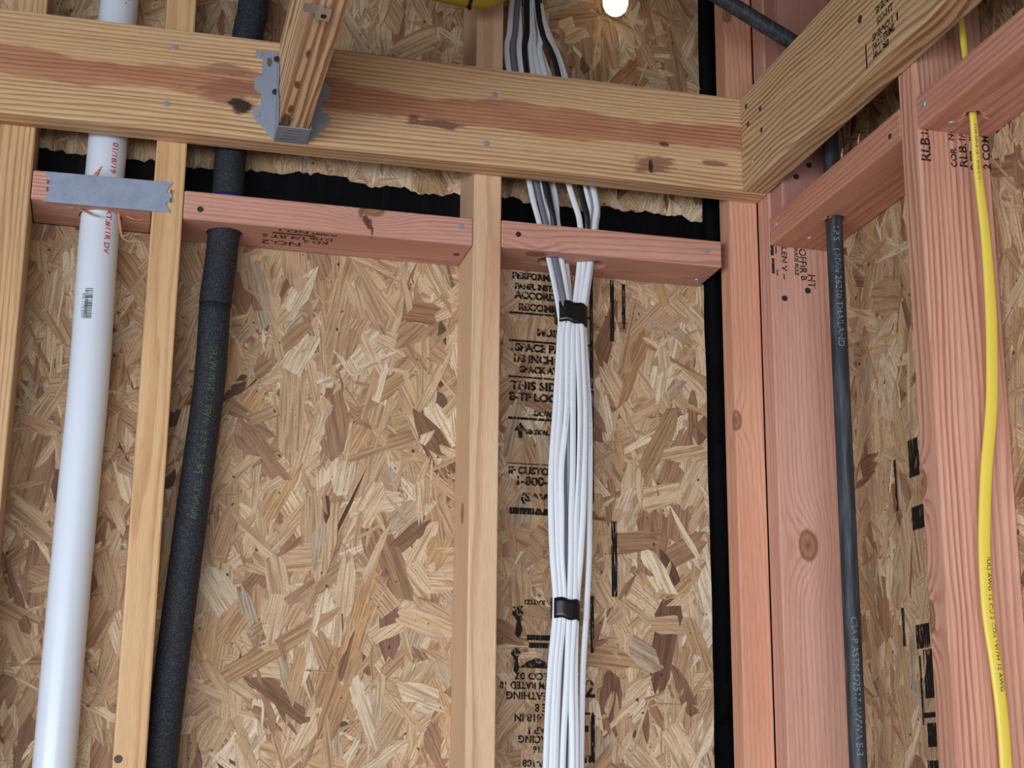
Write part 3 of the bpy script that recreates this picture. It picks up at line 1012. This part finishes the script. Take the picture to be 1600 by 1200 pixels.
# ------------------------------------------------------------------ cables
CZ = [420, 290.0, 235.0, 185.5, 12.0, -39.7, -98.1, -172.9, -208.9, -306.4, -384.4, -444.1, -502.9, -569.1, -650.3, -769.1, -1000, -2395]
CB = {
 'a': (-56, [-347.2, -351.3, -353.6, -321.2, -308.2, -292.6, -278.1, -278.0, -283.2, -288.3, -289.0, -287.1, -282.7, -289.3, -294.8], M_white, 'leftmost white cable of the bundle right of the middle stud'),
 'b': (-52, [-339.7, -343.8, -345.3, -311.5, -299.9, -285.2, -270.6, -268.8, -269.7, -269.7, -269.6, -267.9, -267.9, -271.3, -276.2], M_greyc, 'grey cable among the white ones, left drilled hole'),
 'c': (-56, [-337.9, -336.5, -335.2, -307.6, -295.5, -280.0, -270.1, -273.6, -276.2, -282.2, -281.2, -280.7, -277.6, -283.8, -287.8], M_white, 'second white cable from the left in the taped bundle'),
 'd': (-57, [-324.1, -321.9, -318.8, -297.8, -287.6, -274.8, -264.9, -266.7, -267.6, -275.1, -275.4, -275.4, -271.9, -278.6, -282.2], M_white, 'third white cable from the left in the taped bundle'),
 'e': (-44, [-322.6, -322.2, -321.9, -283.2, -277.6, -265.6, -258.4, -259.3, -261.1, -263.8, -265.6, -267.3, -264.7, -269.0, -269.7], M_white, 'white cable at the back of the bundle, rightmost in the left hole'),
 'f': (-56, [-320.1, -317.0, -311.1, -264.5, -249.0, -249.1, -257.4, -259.2, -259.3, -259.4, -261.2, -262.1, -264.8, -267.3, -273.2], M_white, 'white cable in the middle of the bundle, leftmost in the right hole'),
 'g': (-42, [-312.6, -303.9, -283.0, -249.3, -239.2, -240.3, -247.8, -250.6, -250.7, -251.7, -253.6, -255.4, -257.2, -260.7, -263.3], M_blackc, 'black cable slanting right above the long beam, behind white ones'),
 'h': (-56, [-312.6, -305.8, -302.8, -243.3, -238.0, -243.6, -252.0, -252.1, -249.6, -250.6, -253.4, -255.2, -257.0, -262.2, -260.7], M_white, 'white cable right of centre in the taped bundle'),
 'i': (-55, [-309.5, -296.1, -279.2, -229.1, -227.5, -235.1, -246.3, -246.4, -242.2, -243.3, -245.2, -248.9, -254.2, -256.0, -255.3], M_white, 'rightmost white cable still held by the lower tape'),
 'j': (-47, [-304.5, -289.2, -269.4, -224.8, -223.2, -230.8, -241.1, -240.3, -233.5, -232.9, -234.0, -235.1, -238.4, -243.4, -246.2], M_white, 'stray white cable passing right of the lower tape'),
 'k': (-41, [-327.5, -327.1, -328.6, -298.9, -287.7, -277.5, -262.9, -259.3, -259.4, -259.4, -260.3, -261.2, -261.2, -264.7, -266.3], M_blackc, 'black cable dropping straight at the left above the long beam'),
 'l': (-44, [-324.5, -309.1, -292.0, -233.2, -228.7, -236.3, -244.8, -245.8, -242.4, -243.5, -246.3, -248.2, -251.8, -255.3, -260.5], M_white, 'white cable at the back of the bundle, in the right hole'),
}
for k, (yd, xs_, mt, lab) in CB.items():
    X = [xs_[0] * 0.4 + -325 * 0.6] + xs_ + [xs_[-1] - 4, -285]
    ph = rnd.uniform(0, 6)
    deep = {'g': (6, 1), 'k': (6, 1), 'b': (8, 0)}.get(k)
    YD = [(-59 if deep and i < deep[0] else (-50 if k == 'b' else yd)) for i in range(len(CZ))]
    pts = [V(x, y + 1.0 * math.sin(ph + i * 1.3), z) for i, (x, y, z) in enumerate(zip(X, YD, CZ))]
    a0 = rnd.uniform(-0.5, 0.5)
    o = sweep('electrical_cable', catmull(pts, 7), 8.4, 5.0, mt, None, side=X_, nseg=12, power=0.8,
              twist=lambda t, a0=a0, ph=ph: a0 * math.sin(t * 9 + ph))
    tag(o, lab, 'cable', 'cables of the taped bundle')
    MW[o.name] = o.matrix_basis.copy()
    if k in 'dhj':
        def fx(v, X=X, yd=yd, k=k):
            z = {'d': -240, 'h': -330, 'j': -260}[k] - v.x * 1000
            for i in range(len(CZ) - 1):
                if CZ[i] >= z >= CZ[i + 1]:
                    t = (CZ[i] - z) / (CZ[i] - CZ[i + 1])
                    x = X[i] + (X[i + 1] - X[i]) * t
            return V(x + v.y * 1000, yd - 3.9, z)
        text('TYPE NM-B 14-2 WITH GROUND 600 VOLTS (UL)', 1.9, Matrix(), M_print, o, wrap=fx, stretch=1.6)


def tape(name, cx, cy, w, d, z0, z1, lab, slope=0.0):
    path = [V(cx + slope * (z - z0), cy, z) for z in np.linspace(z0, z1, 6)]
    o = sweep(name, path, w, d, M_tape, None, nseg=36, power=0.75, cap=False,)
    md = bmesh.new()
    md.from_mesh(o.data)
    bmesh.ops.solidify(md, geom=list(md.faces), thickness=0.0012)
    for v_ in md.verts:
        q = v_.co
        v_.co.z += 0.0012 * math.sin(q.x * 320 + q.y * 150) - 0.10 * (q.x)
    md.to_mesh(o.data)
    md.free()
    return tag(o, lab, 'tape', 'tape wraps on the cable bundle')


tape('electrical_tape', -260, -50, 45, 29, -187, -158, 'black tape wrap on the cables just below the block')
tape('electrical_tape', -268, -50, 38, 30, -584, -558, 'glossy black tape wrap lower down on the cable bundle')
tape('electrical_tape', -326, -50, 46, 28, 287, 322, 'black tape wrap on the cables at the top edge')

YE = [(20, -588, 420), (30, -588, 120), (33.6, -588, 31.7), (35.6, -588, -7.0), (40.4, -587, -78.7), (50.6, -572, -131.7), (60.8, -562, -209.0), (64.6, -556, -287.4), (62.9, -554, -344.5), (58.4, -553, -401.3), (47.0, -553, -471.4), (39.1, -553, -546.4), (37.7, -553, -612.7), (42.7, -553, -671), (46, -553, -722.1), (46.3, -553, -772.4), (44, -553, -1000), (44, -553, -2395)]
yp = catmull([V(*p) for p in YE], 8)
yc = sweep('yellow_cable', yp, lambda t: 7.5 + 6.5 * min(1, max(0, (t - 0.2) * 4.5)), 6.0, M_yel, None, side=X_, nseg=14, power=0.8)
tag(yc, 'yellow flat cable wandering down the right-hand stud', 'cable')


def yfun(z0, dx):
    def f(v):
        z = z0 - v.x * 1000
        for a, c in zip(YE, YE[1:]):
            if a[2] >= z >= c[2]:
                t = (a[2] - z) / (a[2] - c[2])
                return V(a[0] + (c[0] - a[0]) * t + v.y * 1000 + dx, a[1] + (c[1] - a[1]) * t - 4.2, z)
        return V(0, 0, z)
    return f


text('- TYPE NM-B 12-2 W/G (UL) -', 3.0, Matrix(), M_ink2, yc, wrap=yfun(-85, -1), stretch=1.25)
text('(UL) AWG 12 CU 2 CDR WITH 12 AWG', 4.2, Matrix(), M_ink2, yc, wrap=yfun(-560, 1.5), stretch=1.35)

# ------------------------------------------------------------------ things at the top edge
yh = tag(link('yellow_cord_loop', None, None, Matrix.Translation(V(-430, -180, 210))), 'olive-yellow sagging loop with a dark strap at the top edge', 'cord')
loop = catmull([V(*p) for p in [(-680, -200, 300), (-610, -195, 246), (-545, -192, 222), (-485, -190, 213), (-435, -188, 211), (-408, -186, 218), (-390, -184, 245), (-382, -182, 330)]], 8)
sweep('cord_body', loop, 36, 36, M_olive, yh, side=Y_, nseg=20)
sweep('strap', [V(-441, -188, 211), V(-436.5, -188, 211)], 39, 39, M_blackc, yh, side=Y_, nseg=20)
prism('strap_tail', [(-2, -6), (2, -6), (2, 2), (-2, 2)], 1.5, FRONT(V(-438.7, -190, 192)), M_blackc, yh)

bl = tag(link('light_bulb', None, None, Matrix.Translation(V(-190, -60, 300))), 'glowing bare bulb hanging at the top edge against the strand board', 'bulb')
ne = N('bulb_glow')
ne.b.inputs['Emission Color'].default_value = (1.0, 0.80, 0.52, 1)
ne.b.inputs['Emission Strength'].default_value = 2.2
M_glow = ne.fin(srgb(255, 240, 210), 0.2)
M_amber = plain('bulb_amber_glass', srgb(176, 120, 60), 0.1, 0.3, 0.4)


def lathe(name, prof, c, mat, parent, n=24):
    bm = bmesh.new()
    rs = [[bm.verts.new(V(c[0] + r * math.cos(2 * math.pi * k / n), c[1] + r * math.sin(2 * math.pi * k / n), c[2] + z)) for k in range(n)] for r, z in prof]
    for a, c_ in zip(rs, rs[1:]):
        for k in range(n):
            bm.faces.new((a[k], a[(k + 1) % n], c_[(k + 1) % n], c_[k])).smooth = True
    bm.faces.new(rs[0][::-1])
    bm.faces.new(rs[-1])
    bmesh.ops.recalc_face_normals(bm, faces=bm.faces)
    return link(name, bm_mesh(bm, name), mat, None, parent)


lathe('bulb_glass', [(3, -22), (10, -20), (15, -15), (18, -7), (18.5, 2), (16, 14), (12, 24), (9, 32)], (-196, -60, 302), M_glow, bl)
lathe('bulb_base', [(9.6, 31), (10, 34), (9.2, 37), (10, 40), (9.2, 43), (10, 46), (8, 52)], (-196, -60, 302), M_amber, bl)
lathe('lamp_holder', [(13, 48), (14, 52), (14, 84), (8, 92)], (-196, -60, 302), M_blackc, bl)
sweep('lamp_cord', [V(-196, -60, 392), V(-196, -58, 500), V(-190, -30, 470), V(-190, -30, 489)], 7, 7, M_blackc, bl, nseg=10)

# ------------------------------------------------------------------ stamps and printing on the boards
OB = lambda x, z: FRONT(V(x, -0.6, z))
for (s, x, z, h, st) in [('PERFORMANCE', -330, -106, 9, 1.0), ('PANEL INSTALL', -326, -121, 8, 0.9), ('ACCORDANCE', -326, -134, 10, 1.0), ('RECOMMEND', -321, -151, 10, 1.0),
                         ('MUST', -294, -186, 10, 1.05), ('SPACE PANELS', -325, -209, 11, 1.0), ('1/8 INCH AT', -329, -225, 10.5, 1.0), ('SPACK AT', -318, -240, 9, 0.95),
                         ('THIS SIDE', -331, -263, 11.5, 1.1), ('E-TF LOCAT', -333, -279, 11, 1.05), ('DOWN', -298, -301, 7, 1.0), ('VERTICAL', -310, -327, 6, 0.9),
                         ('IF CUSTOMER', -333, -381, 9.5, 1.0), ('1-800-648', -324, -395, 12, 1.05), ('(SAW', -316, -417, 11, 1.2)]:
    text(s, h, OB(x, z), M_ink, pb0, bold=0.8, stretch=st)
ink_bars = [(-334, -262, -161, -158.2), (-334, -262, -201, -198), (-334, -262, -252, -249.5), (-334, -262, -310.5, -307), (-334, -262, -372, -370.5), (-331, -262, -440, -431),
            (-189, -181, -545, -443), (-188.5, -182.5, -190, -100), (-218.5, -213.5, -260, -97), (-219, -213, -420, -262), (-219, -214, -620, -545), (-219, -213.5, -760, -700),
            (-240, -216, -160, -157), (-240, -216, -200, -197), (-306, -270, -606, -599), (-303, -270, -616, -609), (-171, -166, -170, -104)]
for q in ink_bars:
    mark('ink_bar', q, OB(0, 0), M_brush, pb0)
bm = bmesh.new()
bm.faces.new([bm.verts.new((a / 1000, c_ / 1000, 0)) for a, c_ in [(-3, -10), (3, -10), (3, 0), (9, 0), (0, 12), (-9, 0), (-3, 0)]])
link('ink_arrow', bm_mesh(bm, 'ink_arrow'), M_ink, OB(-317, -326), pb0)
for dz, k in ((0, 1), (-52, 0.8)):
    bm = bmesh.new()
    bm.faces.new([bm.verts.new((a * k / 1000, c_ * k / 1000, 0)) for a, c_ in [(-7, 12), (6, 14), (8, 4), (3, -4), (6, -18), (2, -30), (-4, -24), (-2, -6), (-8, 2)]])
    link('ink_blot', bm_mesh(bm, 'ink_blot'), M_ink, OB(-318 + 0.05 * dz, -575 + dz), pb0)
bm = bmesh.new()
bm.faces.new([bm.verts.new((a / 1000, c_ / 1000, 0)) for a, c_ in [(-24, -6), (24, -6), (14, 2), (0, 7), (-12, 3)]])
link('ink_blot', bm_mesh(bm, 'ink_blot'), M_ink, OB(-292, -636), pb0)
FLIP = lambda x, z: basis(V(x, -0.6, z), -X_, -Z_, -Y_)      # printed upside down
for (s, x, z, h, st) in [('APA RATED', -262, -556, 6, 1.1), ('TECO 07', -268, -652, 9, 1.1), ('15 MM RATED 10', -258, -664, 9, 0.9), ('SHEATHING', -262, -677, 9.5, 1.0),
                         ('SIZE 8', -262, -692, 10, 0.9), ('0.418 IN', -276, -705, 9.5, 1.0), ('EXP 1', -274, -721, 9, 1.0), ('SPACING', -266, -732, 9, 1.0),
                         ('24/16', -272, -745, 8, 1.0), ('PRP-108', -268, -762, 9, 1.0)]:
    text(s, h, FLIP(x, z), M_ink, pb0, bold=0.45, stretch=st)
for q in [(-231, -215, -700, -697), (-219, -215, -722, -697), (-232, -222, -722, -714)]:
    mark('ink_bar', q, OB(0, 0), M_brush, pb0)
text('2', 22, OB(-228, -668), M_ink, pb0, bold=0.8)
text('m', 14, OB(-228, -755), M_ink, pb0, bold=0.5)
OR = lambda y, z: RIGHT(V(88.4, y, z))
for q in [(-2, 3, -462, -398), (36, 60, -428, -382), (36, 66, -492, -464), (-3, 3, -626, -580), (30, 62, -632, -604), (44, 66, -690, -634), (34, 38, -720, -640), (36, 68, -712, -706), (44, 66, -745, -718),
          (40, 70, -770, -760), (40, 70, -800, -790)]:
    mark('ink_bar', q, OR(-278, 0), M_brush, pr0)

# lumber stamps
rbf = lambda y, z: RIGHT(V(-38.4, y, z))
for (s, y, z, h, st) in [('SPIB:NO.1', -528, 66, 9, 0.9), ('KD-HT', -530, 52, 9, 1.0), ('SPIB:NO.1', -517, 37, 9, 0.95), ('NO.1 PRIME', -517, 26, 8.5, 0.85), ('MILL 088', -517, 15, 8, 0.9), ('SPIB:NO.1', -517, 3.5, 0.1, 1)]:
    if h > 1:
        text(s, h, rbf(y, z), M_ink, sbeam, bold=0.4, stretch=st)
mark('ink_bar', (-18, -15, 8, 40), rbf(-517, 0), M_ink2, sbeam)
mark('ink_bar', (58, 61, 30, 40), rbf(-517, 0), M_ink2, sbeam)
VU = lambda x, y, z: basis(V(x, y, z), Z_, -X_, -Y_)          # lettering climbing a stud
for (s, x, z, h, st) in [('RLB.', 9, -117, 12, 1.05), ('1/4', 9, -86, 9, 1.0), ('COR', 43, -120, 7, 1.1), ('NO', 41, -88, 7, 1.1), ('RLB.', 55, -119, 10, 1.15), ('1/4', 55, -88, 8, 1.0), ('D.FIR', 67, -121, 7, 1.1),
                         ('KD', 67, -86, 7, 1.0), ('2 COM', 84, -118, 9, 1.1)]:
    text(s, h, VU(x, -538.5, z), M_ink2, stud5, bold=0.35, stretch=st)
VD = lambda x, y, z: basis(V(x, y, z), -Z_, X_, -Y_)
for (s, x, z, h, st) in [('LEN V --', 20, -74, 8, 1.2), ('GRADE RULE', 38, -70, 6, 0.9), ('OFFIR', 47, -74, 11, 0.9), ('HT', 59, -110, 11, 1.0), ('B', 48, -113, 9, 1.0)]:
    text(s, h, VD(x, -127.5, z), M_ink2, stud4, bold=0.25, stretch=st)
for q in [(0, 4, -68, -55), (0, 4.5, -88, -72), (1, 5, -114, -92), (7, 9, -85, -72), (8, 10, -116, -108)]:
    mark('ink_bar', q, FRONT(V(0.5, -127.5, 0)), M_ink2, stud4)
UB = lambda x, y: basis(V(x, y, ZA - 38.4), -X_, Y_, -Z_)
for (s, x, y, h, st) in [('NO.1', -622, -80, 10, 1.3), ('FOREST', -585, -78, 6, 1.2), ('1/4 RT S', -622, -56, 12, 1.0), ('D.FIR', -588, -60, 10, 1.0), ('KD 2', -592, -46, 11, 1.0), ('NO.2', -626, -32, 15, 1.1)]:
    text(s, h, UB(x, y), M_ink2, blockA, bold=0.3, stretch=st)
mark('ink_bar', (-668, -612, -70, -66), basis(V(0, 0, ZA - 38.4), X_, Y_, Z_), M_ink2, blockA)

# ------------------------------------------------------------------ splinters around the drilled holes
ms = wood('splinter_wood', sp=3, pith=(3, 3), wob=2, seed=17, early=(214, 150, 118), late=(170, 100, 76))


def splinter(parent, pts, w, th=1.6):
    p = catmull([V(*q) for q in pts], 5)
    n = len(p)
    sweep('splinter', p, lambda t: max(0.5, w * (1 - 0.85 * t) * (0.5 + min(1, t * 4) * 0.5)), th, ms, parent, side=X_, nseg=6)


splinter(block0, [(-908, -66, -93), (-900, -74, -99), (-893, -80, -104), (-884, -84, -107)], 9)
splinter(block0, [(-905, -70, -93), (-914, -74, -95), (-922, -77, -96)], 5)
splinter(block0, [(-862, -66, -92), (-859, -68, -110), (-855, -70, -126), (-846, -74, -133), (-838, -78, -130)], 5)
splinter(block0, [(-857, -69, -124), (-850, -72, -125), (-846, -74, -119)], 3)
splinter(block0, [(-897, -80, -58), (-891, -86, -50), (-886, -90, -42)], 8)
splinter(block0, [(-852, -60, -94), (-842, -58, -97), (-830, -56, -96)], 3)
for y in (-350, -395):
    splinter(blockR1, [(1, y, ZR1 - 1), (0, y - 3, ZR1 + 5), (-1, y - 8, ZR1 + 9)], 4)
for (dx, dy) in [(-12, -2), (12, -3), (-9, 6), (9, 7), (5, -11), (-5, -12)]:
    splinter(blockR2, [(40 + dx * 0.8, -588 + dy * 0.8, ZR2 - 37), (40 + dx * 1.1, -588 + dy * 1.1, ZR2 - 41), (40 + dx * 1.5, -588 + dy * 1.4, ZR2 - 43)], 3)
for (dx, dy) in [(-14, -2), (-10, -10)]:
    splinter(blockR1, [(39 + dx * 0.8, -245 + dy * 0.8, ZR1 - 37), (39 + dx * 1.1, -245 + dy * 1.1, ZR1 - 41), (39 + dx * 1.5, -245 + dy * 1.4, ZR1 - 43)], 4)

# ------------------------------------------------------------------ turn the queued lettering into meshes
bpy.context.view_layer.update()
dg = bpy.context.evaluated_depsgraph_get()
made = [(bpy.data.meshes.new_from_object(t[0].evaluated_get(dg)), t) for t in TEXTS]
for me, (o, M, mat, parent, name, wrap, label) in made:
    me.name = name
    if wrap:
        S = Matrix.Diagonal((M[0][0], 1, 1, 1))
        for v_ in me.vertices:
            v_.co = wrap(S @ v_.co)
        M = Matrix.Identity(4)
    me.materials.clear()
    t = link(name, me, mat, M, parent)
    cu = o.data
    bpy.data.objects.remove(o)
    bpy.data.curves.remove(cu)
